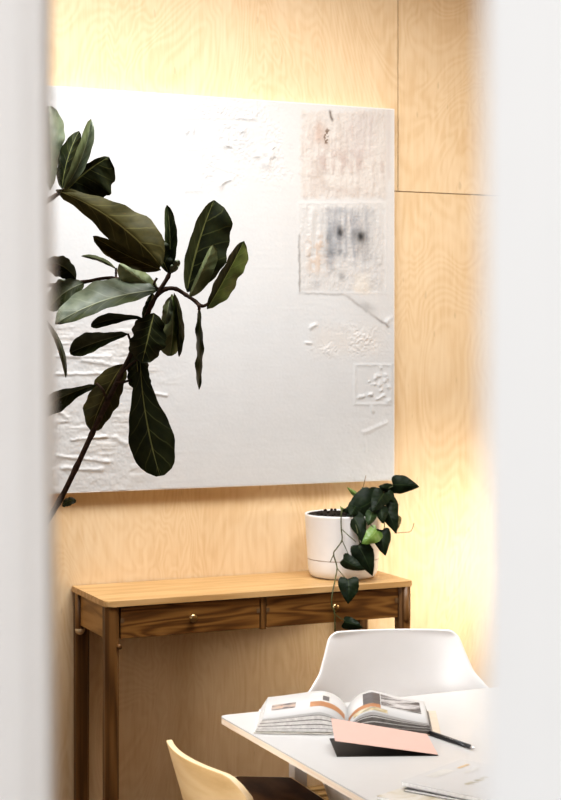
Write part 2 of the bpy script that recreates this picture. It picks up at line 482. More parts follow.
    tex = rect(306, 320, 391, 362, 14); h += tex * (j1 + j3 + (med - .5)) * .0032 * med * 1.5
    h += line(309, 329, 317, 324, 2) * .006 + line(305, 343, 312, 343, 1.4) * .005
    h += frame(355, 365, 391, 404, 1.5) * .0022
    r = np.random.default_rng(5)
    for _ in range(20):
        h += blob(r.uniform(357, 390), r.uniform(368, 402), r.uniform(1.2, 3), r.uniform(1.2, 2.4), r.uniform(0, 3)) * .0055
    h += line(371, 405, 373, 413, 1.5) * .005 + line(362, 434, 388, 422, 2) * .003 + line(365, 440, 365, 452, 1.2) * .003
    h += sm(U, 330, 350) * sm(V, 400, 420) * j1 * .002
    # colours (paint)
    base = np.array([.555, .56, .56]); c = np.ones((m, n, 3)) * base
    cream = np.array([.585, .56, .53]); w = np.clip(sm(U, 180, 300) * sm(-V, -330, -180) * .7 + sm(U, 330, 380) * sm(-V, -360, -300) * .3, 0, 1)
    c = c * (1 - w[..., None]) + cream * w[..., None]
    def paint(mask, col, amt=1.0):
        nonlocal c
        k = np.clip(mask * amt, 0, 1)[..., None]
        c = c * (1 - k) + np.array(col) * k
    paint(ll * (med * .6), (0.568, 0.540, 0.504), .8)
    paint(pa, (0.560, 0.508, 0.460), .75)
    paint(pa * sm(vert * .6 + med * .5 + j1 * .5, .5, .75), (0.480, 0.416, 0.372), .6)
    paint(pa * rect(314, 148, 386, 178, 10) * sm(vert + j1 * .5, .3, .7), (0.448, 0.364, 0.328), .7)
    paint(rect(360, 132, 386, 196, 12) * sm(big, .3, .6), (0.600, 0.560, 0.512), .7)
    paint(rect(345, 112, 379, 160, 8) * vert, (0.480, 0.416, 0.392), .75)
    paint(rect(312, 120, 330, 150, 6) * med, (0.464, 0.344, 0.280), .8)
    paint(line(314, 160, 324, 185, 3), (0.464, 0.400, 0.352), .6); paint(line(322, 187, 352, 192, 3), (0.480, 0.416, 0.376), .6)
    paint(rect(325, 160, 366, 196, 10) * (1 - vert), (0.592, 0.552, 0.504), .6)
    paint(line(329, 110, 333, 121, 1.2), (0.096, 0.072, 0.056), .85)
    paint(rect(324, 128, 330, 145, 1.5) * (j3 + j1 > -.02), (0.128, 0.080, 0.048), .85)
    paint(pb, (0.528, 0.508, 0.484), .7)
    paint(rect(318, 205, 380, 268, 12) * (.25 + .9 * sm(vert + j3 * .3, .25, .75)), (0.320, 0.324, 0.336), .8)
    paint(rect(325, 206, 376, 216, 4) * med, (0.288, 0.296, 0.312), .75)
    paint(rect(320, 225, 350, 285, 10) * vert * med * 1.5, (0.320, 0.328, 0.344), .6)
    paint(rect(305, 232, 330, 276, 8) * sm(vert + j1, .35, .6), (0.512, 0.376, 0.272), .55)
    paint(rect(346, 215, 364, 230, 6) * med, (0.496, 0.400, 0.360), .6)
    paint(rect(345, 258, 384, 290, 8) * vert, (0.440, 0.440, 0.448), .5)
    paint(blob(340, 232, 4, 6, 0, .6), (0.036, 0.034, 0.034), .95); paint(blob(361, 237, 5, 6.5, 0, .6), (0.024, 0.024, 0.024), .97)
    paint(blob(354, 235, 3, 5), (0.200, 0.200, 0.200), .6); paint(blob(329, 237, 2.2, 8), (0.200, 0.208, 0.216), .7)
    paint(blob(330, 251, 5, 4.5), (0.176, 0.184, 0.192), .75); paint(blob(340, 252, 3, 3), (0.192, 0.200, 0.208), .75)
    paint(blob(362, 250, 6, 6), (0.336, 0.304, 0.280), .45)
    paint(rect(352, 270, 372, 295, 4) * sm(V - 262 + (U - 352) * 0, 0, 20), (0.608, 0.568, 0.512), .85)
    paint(blob(341, 277, 3, 4), (0.240, 0.232, 0.232), .6); paint(blob(316, 284, 4, 5), (0.360, 0.360, 0.368), .5)
    paint(line(299.5, 234, 299.5, 293, 1.0) * (.4 + med), (0.200, 0.184, 0.168), .8)
    paint(line(300, 293, 345, 295, 1.0), (0.280, 0.264, 0.248), .5); paint(line(345, 295, 389, 327, 1.2) * (.3 + med), (0.224, 0.200, 0.184), .8)
    paint(blob(367, 307, 8, 4, .6), (0.336, 0.328, 0.320), .6)
    paint(line(389, 108, 389, 180, 2), (0.496, 0.416, 0.368), .4)
    paint(tex, (0.592, 0.560, 0.524), .5)
    c *= (1 + (med[..., None] - .5) * .03 + j3[..., None] * .03)
    c = np.clip(c, 0, 1)
    me = bpy.data.meshes.new('canvas')
    co = np.stack([Xg - (PX0 + PW / 2), np.zeros_like(Xg) - h * .62, Zg - PZ0], -1).reshape(-1, 3)
    idx = np.arange(n * m).reshape(m, n)
    q = np.stack([idx[:-1, :-1], idx[:-1, 1:], idx[1:, 1:], idx[1:, :-1]], -1).reshape(-1, 4)
    me.from_pydata(co.tolist(), [], q.tolist())
    at_ = me.color_attributes.new('paint', 'FLOAT_COLOR', 'POINT')
    at_.data.foreach_set('color', np.concatenate([c.reshape(-1, 3), np.ones((n * m, 1))], 1).ravel().astype(np.float32))
    for p in me.polygons: p.use_smooth = True
    mt, nt, b = new_mat('impasto_paint')
    an = nt.nodes.new('ShaderNodeAttribute'); an.attribute_name = 'paint'
    nt.links.new(an.outputs['Color'], b.inputs['Base Color']); b.inputs['Roughness'].default_value = .5; b.inputs['Specular IOR Level'].default_value = .3
    me.materials.append(mt)
    o = bpy.data.objects.new('canvas', me); COL.objects.link(o); o.parent = root
    bm = B()
    e = .0035
    box(bm, (PX0 - e, PY + .001, PZ0 - e), (PX0, -.002, PZ1 + e)); box(bm, (PX1, PY + .001, PZ0 - e), (PX1 + e, -.002, PZ1 + e))
    box(bm, (PX0, PY + .001, PZ0 - e), (PX1, -.002, PZ0)); box(bm, (PX0, PY + .001, PZ1), (PX1, -.002, PZ1 + e))
    obj('stretcher_edge', bm, plain('canvas_edge_paint', (.72, .69, .65), .7, .2), root)
painting()

# ------------------------------------------------------------------ console table
CXL, CXR, CYF, CZ = 1.554, 2.658, -.376, .78

def console():
    root = thing('console_table', 'slim oiled oak console table with two drawers standing against the plywood wall', 'console table', ((CXL + CXR) / 2, CYF / 2, 0))
    yb = -.004
    bm = B()
    t = .019
    poly = round_poly([(CXL, yb), (CXL, CYF), (CXR, CYF), (CXR, yb)], [.003, .022, .016, .003], 5)
    prism(bm, poly[::-1], CZ - t, CZ)
    es = [e for e in bm.edges if abs(e.verts[0].co.z - e.verts[1].co.z) < 1e-6]
    bmesh.ops.bevel(bm, geom=es, offset=.0025, segments=2, affect='EDGES')
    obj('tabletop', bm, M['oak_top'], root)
    lw = .047; zt = CZ - t
    def leg(x0, y0):
        bm = B()
        c = .010
        for (za, zb) in ((0, zt),):
            poly = [(x0, y0 + c), (x0 + c, y0), (x0 + lw - c, y0), (x0 + lw, y0 + c), (x0 + lw, y0 + lw - c), (x0 + lw - c, y0 + lw), (x0 + c, y0 + lw), (x0, y0 + lw - c)]
            cx, cy = x0 + lw / 2, y0 + lw / 2
            lo = [bm.verts.new((cx + (x - cx) * .95, cy + (y - cy) * .95, za)) for x, y in poly]
            hi = [bm.verts.new((x, y, zb)) for x, y in poly]
            bm.faces.new(lo[::-1]); bm.faces.new(hi)
            for i in range(8): bm.faces.new((lo[i], lo[(i + 1) % 8], hi[(i + 1) % 8], hi[i]))
        return obj('leg', bm, M['oak_z'], root)
    ins = .003
    legs = [leg(CXL + ins, CYF + ins + .003), leg(CXR - ins - lw, CYF + ins + .003), leg(CXL + ins, yb - lw - ins), leg(CXR - ins - lw, yb - lw - ins)]
    # rounded tenon ends beside the legs
    def peg(lg, x, y, r, z0, mats):
        bm = B(); lathe(bm, [(0, -.016), (r * .5, -.014), (r * .85, -.008), (r, 0), (r, zt - z0), (0, zt - z0)], (x, y, z0), 16)
        obj('peg', bm, mats, lg, True)
    peg(legs[1], CXR - .022, CYF + .014, .016, CZ - .13, M['oak_z'])
    peg(legs[2], CXL + .012, yb - lw - .010, .016, CZ - .135, M['oak_z'])
    bm = B(); bmesh.ops.create_uvsphere(bm, u_segments=16, v_segments=10, radius=.0165, matrix=Matrix.Translation((CXL + .012, yb - lw - .0105, CZ - .140)))
    obj('peg_end', bm, M['oak_end'], legs[2], True, 'pale rounded end grain')
    bm = B(); lathe(bm, [(0, -.005), (.007, -.003), (.009, .002), (.008, .006), (0, .006)], (0, 0, 0), 14)
    bmesh.ops.rotate(bm, verts=bm.verts, cent=(0, 0, 0), matrix=Matrix.Rotation(math.pi / 2, 3, 'X'))
    bmesh.ops.translate(bm, verts=bm.verts, vec=(CXL + .047, CYF + .006, CZ - .146))
    obj('peg', bm, M['oak_z'], legs[0], True)
    # aprons
    zr = zt - .104
    for (nm, a, b_, mt) in (('side_apron', (CXL + .010, CYF + lw + .004, zr), (CXL + .030, yb - lw - .004, zt), M['oak_y']),
                            ('side_apron', (CXR - .030, CYF + lw + .004, zr), (CXR - .010, yb - lw - .004, zt), M['oak_y']),
                            ('back_apron', (CXL + lw + .004, yb - .030, zr), (CXR - lw - .004, yb - .010, zt), M['oak_x'])):
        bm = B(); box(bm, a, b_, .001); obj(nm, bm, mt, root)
    xm = on_y(264.5, 600, CYF).x
    bm = B(); box(bm, (xm - .009, CYF + .010, zr - .004), (xm + .009, yb - .03, zt)); obj('divider', bm, M['oak_z'], root)
    # drawers
    xd = CXL + lw + .004
    for (x0, x1, kx) in ((xd + .003, xm - .012, None), (xm + .012, CXR - lw - .0065, None)):
        bm = B(); box(bm, (x0, CYF + .012, zr), (x1, CYF + .032, zt - .004), .0012)
        box(bm, (x0 + .004, CYF + .030, zr + .012), (x1 - .004, yb - .05, zt - .02))
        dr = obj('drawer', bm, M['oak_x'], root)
        kx = (x0 + x1) / 2
        bm = B(); lathe(bm, [(0, 0), (.006, 0), (.006, .008), (.0115, .012), (.014, .016), (.013, .021), (.007, .0235), (0, .024)], (0, 0, 0), 20)
        bmesh.ops.rotate(bm, verts=bm.verts, cent=(0, 0, 0), matrix=Matrix.Rotation(math.pi / 2, 3, 'X'))
        bmesh.ops.translate(bm, verts=bm.verts, vec=(kx, CYF + .012, (zr + zt) / 2))
        obj('knob', bm, M['brass'], dr, True, 'small aged brass knob')
        # dovetail key notches in the drawer ends
        for ex in (x0 - .001, x1 - .011):
            bm = B(); box(bm, (ex, CYF + .0105, (zr + zt) / 2 - .001), (ex + .012, CYF + .0135, (zr + zt) / 2 + .013))
            obj('key_notch', bm, M['ply_gap'], dr)
console()

# ------------------------------------------------------------------ leaf builder
def leaf_mesh(p0, p2, bend, wA, wB, zA, zB, prof='fig', ripple=.08, seed=0, nseg=22, mseg=5, lobe=0.0, tipcurl=0.0):
    """p0, p2: (px, py, depth) of base and tip; bend: sideways bow of the midrib; wA/wB: half widths either side; zA/zB: how far each edge turns back (+) or forward (-)"""
    r = random.Random(seed)
    ph = [r.uniform(0, 6.28) for _ in range(6)]
    bm = B(); uvl = bm.loops.layers.uv.new('leaf')
    dx, dy = p2[0] - p0[0], p2[1] - p0[1]; L = math.hypot(dx, dy) or 1
    ux, uy = dx / L, dy / L; nx, ny = uy, -ux
    def width(t):
        t = min(max(t, 0), 1)
        if prof == 'fig':      # waisted below, broad and blunt above
            q = min(1, max(0, (t - .12) / .55)); q = q * q * (3 - 2 * q)
            w = .34 + .66 * q
            if t > .72: w *= math.sqrt(max(0, 1 - ((t - .72) / .285) ** 2.3))
            if t < .10: w *= .12 + .88 * t / .10
            return max(w, .02)
        if prof == 'oval':     # broad, with a short blunt point
            w = (1 - abs(2 * t ** 1.08 - 1) ** 2.5)
            return max(w, 0) ** .62 + .02
        if prof == 'heart':
            return math.sin(math.pi * t ** .5) ** .85 if 0 < t < 1 else 0.0
        if prof == 'strap':
            return max(math.sin(math.pi * t ** 1.1) ** .5 if 0 < t < 1 else 0, .04)
    rows = []
    for i in range(nseg + 1):
        t = i / nseg
        if prof == 'heart': t = t ** 1.6
        b = 4 * t * (1 - t)
        sx = p0[0] + dx * t + nx * bend * b; sy = p0[1] + dy * t + ny * bend * b
        sd = p0[2] + (p2[2] - p0[2]) * t + tipcurl * t * t - .012 * b
        row = []
        for k in range(-mseg, mseg + 1):
            s = k / mseg
            w = (wA if s > 0 else wB); z = (zA if s > 0 else zB)
            wt = width(t) * (1 + ripple * .9 * math.sin(t * 13 + ph[0 if s > 0 else 1]) + ripple * .7 * math.sin(t * 31 + ph[2 if s > 0 else 3]))
            off = w * wt * s
            back = lobe * abs(s) ** 1.5 * max(0, 1 - t * 2.6) * wt * (wA + wB) / 2
            dz = z * width(t) * abs(s) ** 1.4 + ripple * .13 * abs(s) ** 2 * math.sin(t * 14 + ph[4 if s > 0 else 5])
            # faint cushioning between side veins
            dz -= .0025 * math.sin((t - .22 * abs(s)) * 44) * (abs(s) * (1 - abs(s)) * 4) * min(1, (wA + wB) / 20)
            P = at(sx + nx * off - ux * back, sy + ny * off - uy * back, sd + dz)
            row.append((bm.verts.new(P), (s * .5 + .5, t)))
        rows.append(row)
    for r0, r1 in zip(rows, rows[1:]):
        for k in range(2 * mseg):
            q = [r0[k], r0[k + 1], r1[k + 1], r1[k]]
            f = bm.faces.new([a[0] for a in q]); f.smooth = True
            f.material_index = 0 if k >= mseg else 1
            for lp, a in zip(f.loops, q): lp[uvl].uv = a[1]
    return bm

def add_leaf(root, p0, p2, bend, wA, wB, zA, zB, mA, mB=None, **kw):
    bm = leaf_mesh(p0, p2, bend, wA, wB, zA, zB, **kw)
    return obj('leaf', bm, [M[mA], M[mB or mA]], root, True, recalc=False)

# ------------------------------------------------------------------ fiddle-leaf fig
def fig():
    D = 4.3
    base = at(-22, 0, D); base.z = 0
    root = thing('fiddle_leaf_fig', 'tall fiddle leaf fig with large dark veined leaves reaching in front of the white painting', 'plant', (base.x, base.y, 0))
    # planter and upright trunk behind the doorway edge
    bm = B(); lathe(bm, [(0, .0), (.13, .0), (.15, .02), (.175, .30), (.18, .32), (.165, .32), (.16, .28)], (base.x, base.y, 0), 40)
    pl = obj('planter', bm, M['terracotta'], root, True)
    bm = B(); lathe(bm, [(.158, .27), (.1, .285), (0, .28)], (base.x, base.y, 0), 32); obj('soil', bm, M['soil'], root, True)
    top = at(6, 150, D)
    bm = B(); tube(bm, smooth_path([(base.x, base.y, .27), (base.x + .01, base.y + .01, .7), at(4, 560, D), at(14, 400, D + .02), at(8, 250, D), top], 5), .014, 10)
    obj('trunk', bm, M['stem'], root, True)
    def branch(pts, r0, r1, nm='branch'):
        P = smooth_path([at(*p) for p in pts], 5)
        R = [(r0 + (r1 - r0) * i / (len(P) - 1)) * (1 + .22 * (1 if i % 5 == 0 else 0)) for i in range(len(P))]
        bm = B(); tube(bm, P, R, 9); return obj(nm, bm, M['stem'], root, True)
    branch([(4, 572, D), (38, 534, D), (60, 500, D), (76, 468, D), (92, 434, D), (106, 405, D), (120, 376, D), (132, 352, D), (142, 327, D), (152, 304, D), (160, 290, D), (168, 277, D), (170, 270, D)], .0078, .0055)
    branch([(157, 295, D), (166, 289, D), (176, 289, D), (186, 295, D), (195, 301, D - .02), (202, 306, D - .02), (208, 304, D - .02)], .0062, .004)
    branch([(14, 400, D + .02), (30, 300, D + .05), (60, 284, D + .06), (84, 282, D + .05), (112, 278, D + .05), (150, 286, D + .02)], .006, .004)
    branch([(8, 250, D), (30, 215, D), (52, 198, D), (66, 189, D)], .008, .005)
    branch([(142, 327, D), (132, 340, D - .01), (128, 334, D - .02)], .004, .003, 'petiole')
    branch([(160, 290, D), (154, 285, D), (157, 278, D)], .004, .003, 'petiole')
    branch([(116, 383, D - .03), (124, 382, D - .03), (133, 379, D)], .0035, .003, 'petiole')
    branch([(97, 384, D + .01), (103, 390, D - .02), (107, 402, D)], .0035, .003, 'petiole')
    branch([(116, 268, D + .05), (116, 273, D + .05), (116, 278, D + .05)], .003, .003, 'petiole')
    branch([(196, 302, D - .02), (199, 306, D - .03), (199, 310, D - .03)], .005, .004, 'petiole')
    branch([(120, 376, D), (130, 365, D - .02), (141, 358, D - .03)], .004, .003, 'petiole')
    L = lambda *a, **k: add_leaf(root, *a, **k)
    # upper left cluster
    L((50, 190, D + .04), (49, 106, D + .10), -2, 12, 13, .03, .05, 'fig_grey', 'fig_grey', seed=1)
    L((62, 189, D + .03), (79, 131, D + .09), 3, 9, 9, .03, .04, 'fig_dark', 'fig_dark', seed=2, prof='oval')
    L((64, 193, D), (109, 157, D + .05), 3, 6, 30, -.02, .05, 'fig_dark', 'fig_dark', seed=4, prof='oval')
    L((64, 190, D - .03), (91, 119, D + .0), -5, 7, 7, -.04, -.02, 'fig_pale', 'fig_grey', seed=3, prof='oval', ripple=.05)
    L((56, 190, D - .01), (161, 266, D - .10), 9, 23, 21, .03, .05, 'fig_olive', 'fig_olive', seed=5, ripple=.07)
    L((161, 270, D - .09), (93, 236, D - .15), 2, 10, 6, -.02, -.03, 'fig_olive', 'fig_olive', seed=6, prof='oval', ripple=.06)
    # leaves round the node
    L((169, 272, D), (167, 205, D + .05), -2, 5, 7, -.05, -.04, 'fig_mid', 'fig_dark', seed=7, prof='oval', ripple=.05)
    L((169, 273, D - .02), (157, 237, D - .06), 2, 5, 10, -.02, .02, 'fig_dark', 'fig_dark', seed=8, prof='oval')
    L((170, 273, D - .02), (179, 260, D - .05), 0, 3.5, 4, 0, 0, 'fig_grey', 'fig_grey', seed=9, prof='oval')
    # right branch
    L((187, 292, D + .02), (214, 200, D + .08), 3, 9, 30, -.07, .06, 'fig_mid', 'fig_dark', seed=10, prof='oval', ripple=.05)
    L((189, 297, D - .02), (213, 244, D - .03), -1, 3, 11, .02, .02, 'fig_pale', 'fig_pale', seed=11, prof='oval', ripple=.03)
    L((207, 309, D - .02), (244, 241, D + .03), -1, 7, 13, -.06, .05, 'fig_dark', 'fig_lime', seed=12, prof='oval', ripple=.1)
    L((199, 306, D - .03), (199, 390, D + .0), 1, 3.2, 4.2, -.05, .05, 'fig_dark', 'fig_mid', seed=13, prof='strap', ripple=.25)
    # hanging centre
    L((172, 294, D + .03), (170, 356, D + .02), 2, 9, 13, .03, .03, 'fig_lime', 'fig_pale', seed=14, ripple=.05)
    L((174, 293, D + .01), (179, 357, D - .01), 3, 4.5, 3.5, .03, .05, 'fig_dark', 'fig_dark', seed=15, prof='strap')
    L((170, 297, D), (165, 325, D - .01), 0, 5, 5, .02, .02, 'fig_grey', 'fig_pale', seed=16, prof='oval')
    L((153, 293, D + .02), (143, 320, D + .02), 0, 5, 4, .03, .0, 'fig_pale', 'fig_mid', seed=17, prof='strap')
    L((154, 313, D - .04), (142, 363, D - .08), 0, 17, 17, .05, .05, 'fig_dark', 'fig_dark', seed=18, prof='oval', ripple=.1)
    L((137, 352, D - .02), (143, 393, D - .03), -2, 11, 11, .04, .04, 'fig_dark', 'fig_dark', seed=19, prof='oval')
    L((140, 358, D - .03), (160, 476, D - .08), -4, 23, 21, .04, .05, 'fig_dark', 'fig_dark', seed=20, ripple=.04)
    L((123, 364, D + .03), (91, 431, D + .01), -3, 15, 15, .02, .03, 'fig_olive', 'fig_olive', seed=21, prof='oval', ripple=.08)
    # leaves pointing left
    L((96, 385, D + .01), (36, 412, D - .05), -3, 12, 8, -.02, -.05, 'fig_mid', 'fig_grey', seed=22, ripple=.05)
    L((44, 318, D - .02), (66, 378, D - .04), 5, 3, 3, .04, .02, 'fig_mid', 'fig_mid', seed=23, prof='strap', ripple=.04)
    L((128, 334, D - .02), (70, 353, D - .10), -2, 8, 12, -.05, -.04, 'fig_mid', 'fig_grey', seed=24, ripple=.06)
    L((142, 318, D + .02), (91, 326, D - .03), -3, 5, 7, -.04, -.03, 'fig_mid', 'fig_grey', seed=25, ripple=.05)
    L((157, 291, D + .0), (119, 264, D - .02), 0, 15, 9, .02, .03, 'fig_pale', 'fig_pale', seed=31, prof='oval', ripple=.08)
    L((158, 290, D - .02), (55, 324, D - .15), -7, 9, 19, -.03, .06, 'fig_mid', 'fig_grey', seed=26, prof='oval', ripple=.07)  # lower half in the darker green: its shade put into the colour
    L((116, 269, D + .05), (81, 256, D + .02), -3, 2, 3, .02, .03, 'fig_mid', 'fig_mid', seed=27, prof='strap')
    L((76, 279, D + .04), (44, 262, D), -5, 11, 9, .02, -.05, 'fig_dark', 'fig_grey', seed=28, prof='oval')
    L((84, 283, D + .04), (48, 310, D - .02), -4, 10, 13, -.02, .02, 'fig_mid', 'fig_grey', seed=29, prof='oval')
    L((62, 506, D), (76, 500, D - .03), 2, 3.5, 4.5, .03, -.03, 'fig_dark', 'fig_dark', seed=30, prof='oval')
fig()

# ------------------------------------------------------------------ potted philodendron on the console
def philodendron():
    D = 5.6
    c = at(343, 576.3, D); cx, cy, cz = c.x, c.y, CZ
    root = thing('potted_philodendron', 'trailing heart leaf philodendron in a round white pot on the oak console', 'plant', (cx, cy, cz))
    bm = B()
    lathe(bm, [(0, .001), (.100, .001), (.110, .004), (.118, .014), (.122, .028), (.1245, .0625), (.1245, .064)], (cx, cy, cz), 64)
    sa = obj('saucer', bm, M['pot_white'], root, True)
    bm = B(); lathe(bm, [(.1245, .0635), (.1225, .064), (.1225, .0665), (.1255, .067)], (cx, cy, cz), 64); obj('groove', bm, M['pot_seam'], root, True)
    bm = B(); lathe(bm, [(.1255, .0665), (.1335, .212), (.1345, .218), (.133, .2215), (.130, .221), (.128, .216), (.126, .17)], (cx, cy, cz), 64)
    obj('pot', bm, M['pot_white'], root, True)
    bm = B(); lathe(bm, [(.1285, .216), (.11, .219), (.07, .218), (.03, .222), (0, .220)], (cx, cy, cz), 40)
    for v in bm.verts: v.co.z += .007 * mnoise.noise(v.co * 60)
    obj('soil', bm, M['soil'], root, True)
    r = random.Random(3)
    for k in range(26):
        a = r.uniform(0, 6.28); rr = r.uniform(.02, .115)
        bm = B(); bmesh.ops.create_icosphere(bm, subdivisions=1, radius=r.uniform(.004, .009), matrix=Matrix.Translation((cx + rr * math.cos(a), cy + rr * math.sin(a), cz + .221)))
        obj('bark_chip', bm, M['soil'], root, True)
    Df = D - .145
    def vine(pts, r, m='vine'):
        bm = B(); tube(bm, smooth_path([at(*p) for p in pts], 4), r, 6); obj('vine', bm, M[m], root, True)
    vine([(352, 516, D), (345, 509, D - .10), (341.5, 512, Df), (341.2, 528, Df), (342, 540, Df), (337, 548, Df), (333.5, 554, Df), (337, 567, Df), (335, 580, Df - .08), (332, 596, Df - .122), (332, 606, Df - .124), (334.5, 612, Df - .124), (335, 632, Df - .124)], .0022)
    vine([(342, 540, Df), (346, 549, Df), (349.5, 557, Df - .01)], .0014)
    vine([(341.5, 529, Df), (348, 535, Df - .01), (356, 542, Df - .01)], .0014)
    vine([(334, 554, Df), (332, 558, Df), (330, 562.5, Df)], .0016)
    vine([(337, 568, Df), (341, 573, Df - .05), (346, 579, Df - .11)], .0014)
    vine([(333.5, 613, Df - .124), (340, 618, Df - .124), (346, 621, Df - .124)], .0014)
    vine([(361, 500, D - .02), (363, 488, D - .02), (366, 475.5, D - .02)], .0012, 'twig')
    vine([(394, 533, D - .04), (404, 532.5, D - .04), (411, 531, D - .04), (414, 523, D - .04)], .0012, 'twig')
    vine([(360, 512, D), (372, 500, D - .03), (386, 490, D - .03), (393, 486, D - .03)], .002)
    vine([(362, 514, D), (376, 512, D - .08), (384, 522, D - .10), (384, 530, D - .10)], .002)
    vine([(358, 514, D), (368, 522, D - .14), (377, 531, D - .16)], .002)
    vine([(352, 514, D - .02), (356, 525, Df), (360, 545, Df - .01)], .002)
    Lf = lambda p0, p2, bend, wA, wB, m, s, zA=.015, zB=.015, prof='heart', lobe=.55: add_leaf(root, p0, p2, bend, wA, wB, zA, zB, m, m, prof=prof, ripple=.03, seed=s, nseg=12, mseg=4, lobe=lobe)
    Lf((378, 496, D - .06), (342, 511, D - .12), 4, 13, 13, 'phil_dark', 1)
    Lf((371, 495, D - .04), (347, 508, D - .06), 0, 8, 10, 'phil_dark', 2)
    Lf((393, 485, D - .03), (419.5, 487, D - .05), 1, 10, 9, 'phil_dark', 3)
    Lf((391, 490, D - .02), (378.5, 486, D - .04), 0, 5.5, 6, 'phil_dark', 4)
    Lf((387, 492, D - .05), (395, 505, D - .07), 0, 5, 5, 'phil_dark', 5)
    Lf((384, 493, D - .09), (372, 512, D - .15), 0, 9, 10, 'phil_dark', 6)
    Lf((385, 506, D - .08), (396.5, 534, D - .11), 1, 9, 8.5, 'phil_dark', 7)
    Lf((396, 517, D - .05), (398, 529, D - .06), 0, 5, 4, 'phil_brown', 27)
    Lf((381, 508, D - .12), (383, 524, D - .15), 0, 6.5, 6, 'phil_dark', 8)
    Lf((352, 514, D - .12), (363, 544, D - .17), 2, 9, 8, 'phil_dark', 9)
    Lf((377, 530, D - .16), (361.5, 544, D - .19), 1, 9, 8, 'phil_light', 10)
    Lf((382, 530, D - .12), (385.5, 556, D - .15), -1, 9, 9.5, 'phil_dark', 11)
    Lf((358, 545, Df - .01), (372.5, 576, Df - .02), 1, 11, 10.5, 'phil_dark', 12)
    Lf((343, 559, Df - .01), (365, 570, Df - .03), -1, 8, 6.5, 'phil_dark', 13)
    Lf((348, 579, Df - .115), (348, 604, Df - .14), 1, 10.5, 10.5, 'phil_dark', 14)
    Lf((344, 622, Df - .125), (363, 628, Df - .14), 1, 6, 7, 'phil_dark', 15)
    Lf((368, 497, D - .03), (362, 487, D - .02), 0, 4.5, 4.5, 'phil_mid', 16)
    Lf((357, 495, D - .0), (347, 487, D + .02), 0, 3, 2, 'phil_light', 17, lobe=.2)
    Lf((344, 512, D - .11), (340, 506, D - .12), 0, 2, 2, 'phil_light', 18, lobe=.2)
    Lf((356, 505, D - .10), (350, 517, D - .14), 0, 7, 7, 'phil_dark', 19)
    Lf((390, 500, D - .06), (398, 514, D - .08), 0, 6, 6, 'phil_dark', 21)
    Lf((372, 512, D - .13), (368, 526, D - .16), 0, 6, 6, 'phil_mid', 22)
    Lf((366, 500, D - .05), (372, 516, D - .1), 0, 9, 9, 'phil_dark', 20)
philodendron()

# ------------------------------------------------------------------ dining table
TZ = .71
TC = on_z(219, 715.5, TZ); TC = Vector((TC.x, TC.y))
TA = 0.0
TU = Vector((math.cos(TA), math.sin(TA))); TV = Vector((math.sin(TA), -math.cos(TA)))
TLEN, TDEP = 1.8, .95
def tpt(u, v): return TC + TU * u + TV * v

def table():
    c = tpt(TLEN / 2, TDEP / 2)
    root = thing('dining_table', 'white topped table with pale plywood edge, holding the open book', 'table', (c.x, c.y, 0))
    poly = round_poly([tuple(tpt(0, 0)), tuple(tpt(0, TDEP)), tuple(tpt(TLEN, TDEP)), tuple(tpt(TLEN, 0))], .022, 6)
    bm = B(); prism(bm, poly, TZ - .0165, TZ - .003); obj('tabletop_edge', bm, M['ply_edge'], root, label='pale plywood edge')
    bm = B(); prism(bm, poly, TZ - .003, TZ); obj('tabletop', bm, M['laminate'], root)
    s = .034
    def leg(u, v):
        p = tpt(u, v); bm = B()
        box(bm, (p.x - s / 2, p.y - s / 2, 0), (p.x + s / 2, p.y + s / 2, TZ - .0165), .002, rotz=TA, pivot=(p.x, p.y, 0))
        obj('leg', bm, M['white_metal'], root)
    lp = at(298, 780, 3.837)
    rel = Vector((lp.x, lp.y)) - TC
    lu, lv = rel.dot(TU), max(rel.dot(TV), s / 2)
    for u in (lu, TLEN - lu):
        for v in (lv, TDEP - lv): leg(u, v)
    for v in (lv, TDEP - lv):
        p = tpt(TLEN / 2, v); L = TLEN - 2 * lu - s
        bm = B(); box(bm, (p.x - L / 2, p.y - .012, TZ - .05), (p.x + L / 2, p.y + .012, TZ - .0165), rotz=TA, pivot=(p.x, p.y, 0)); obj('rail', bm, M['white_metal'], root)
table()

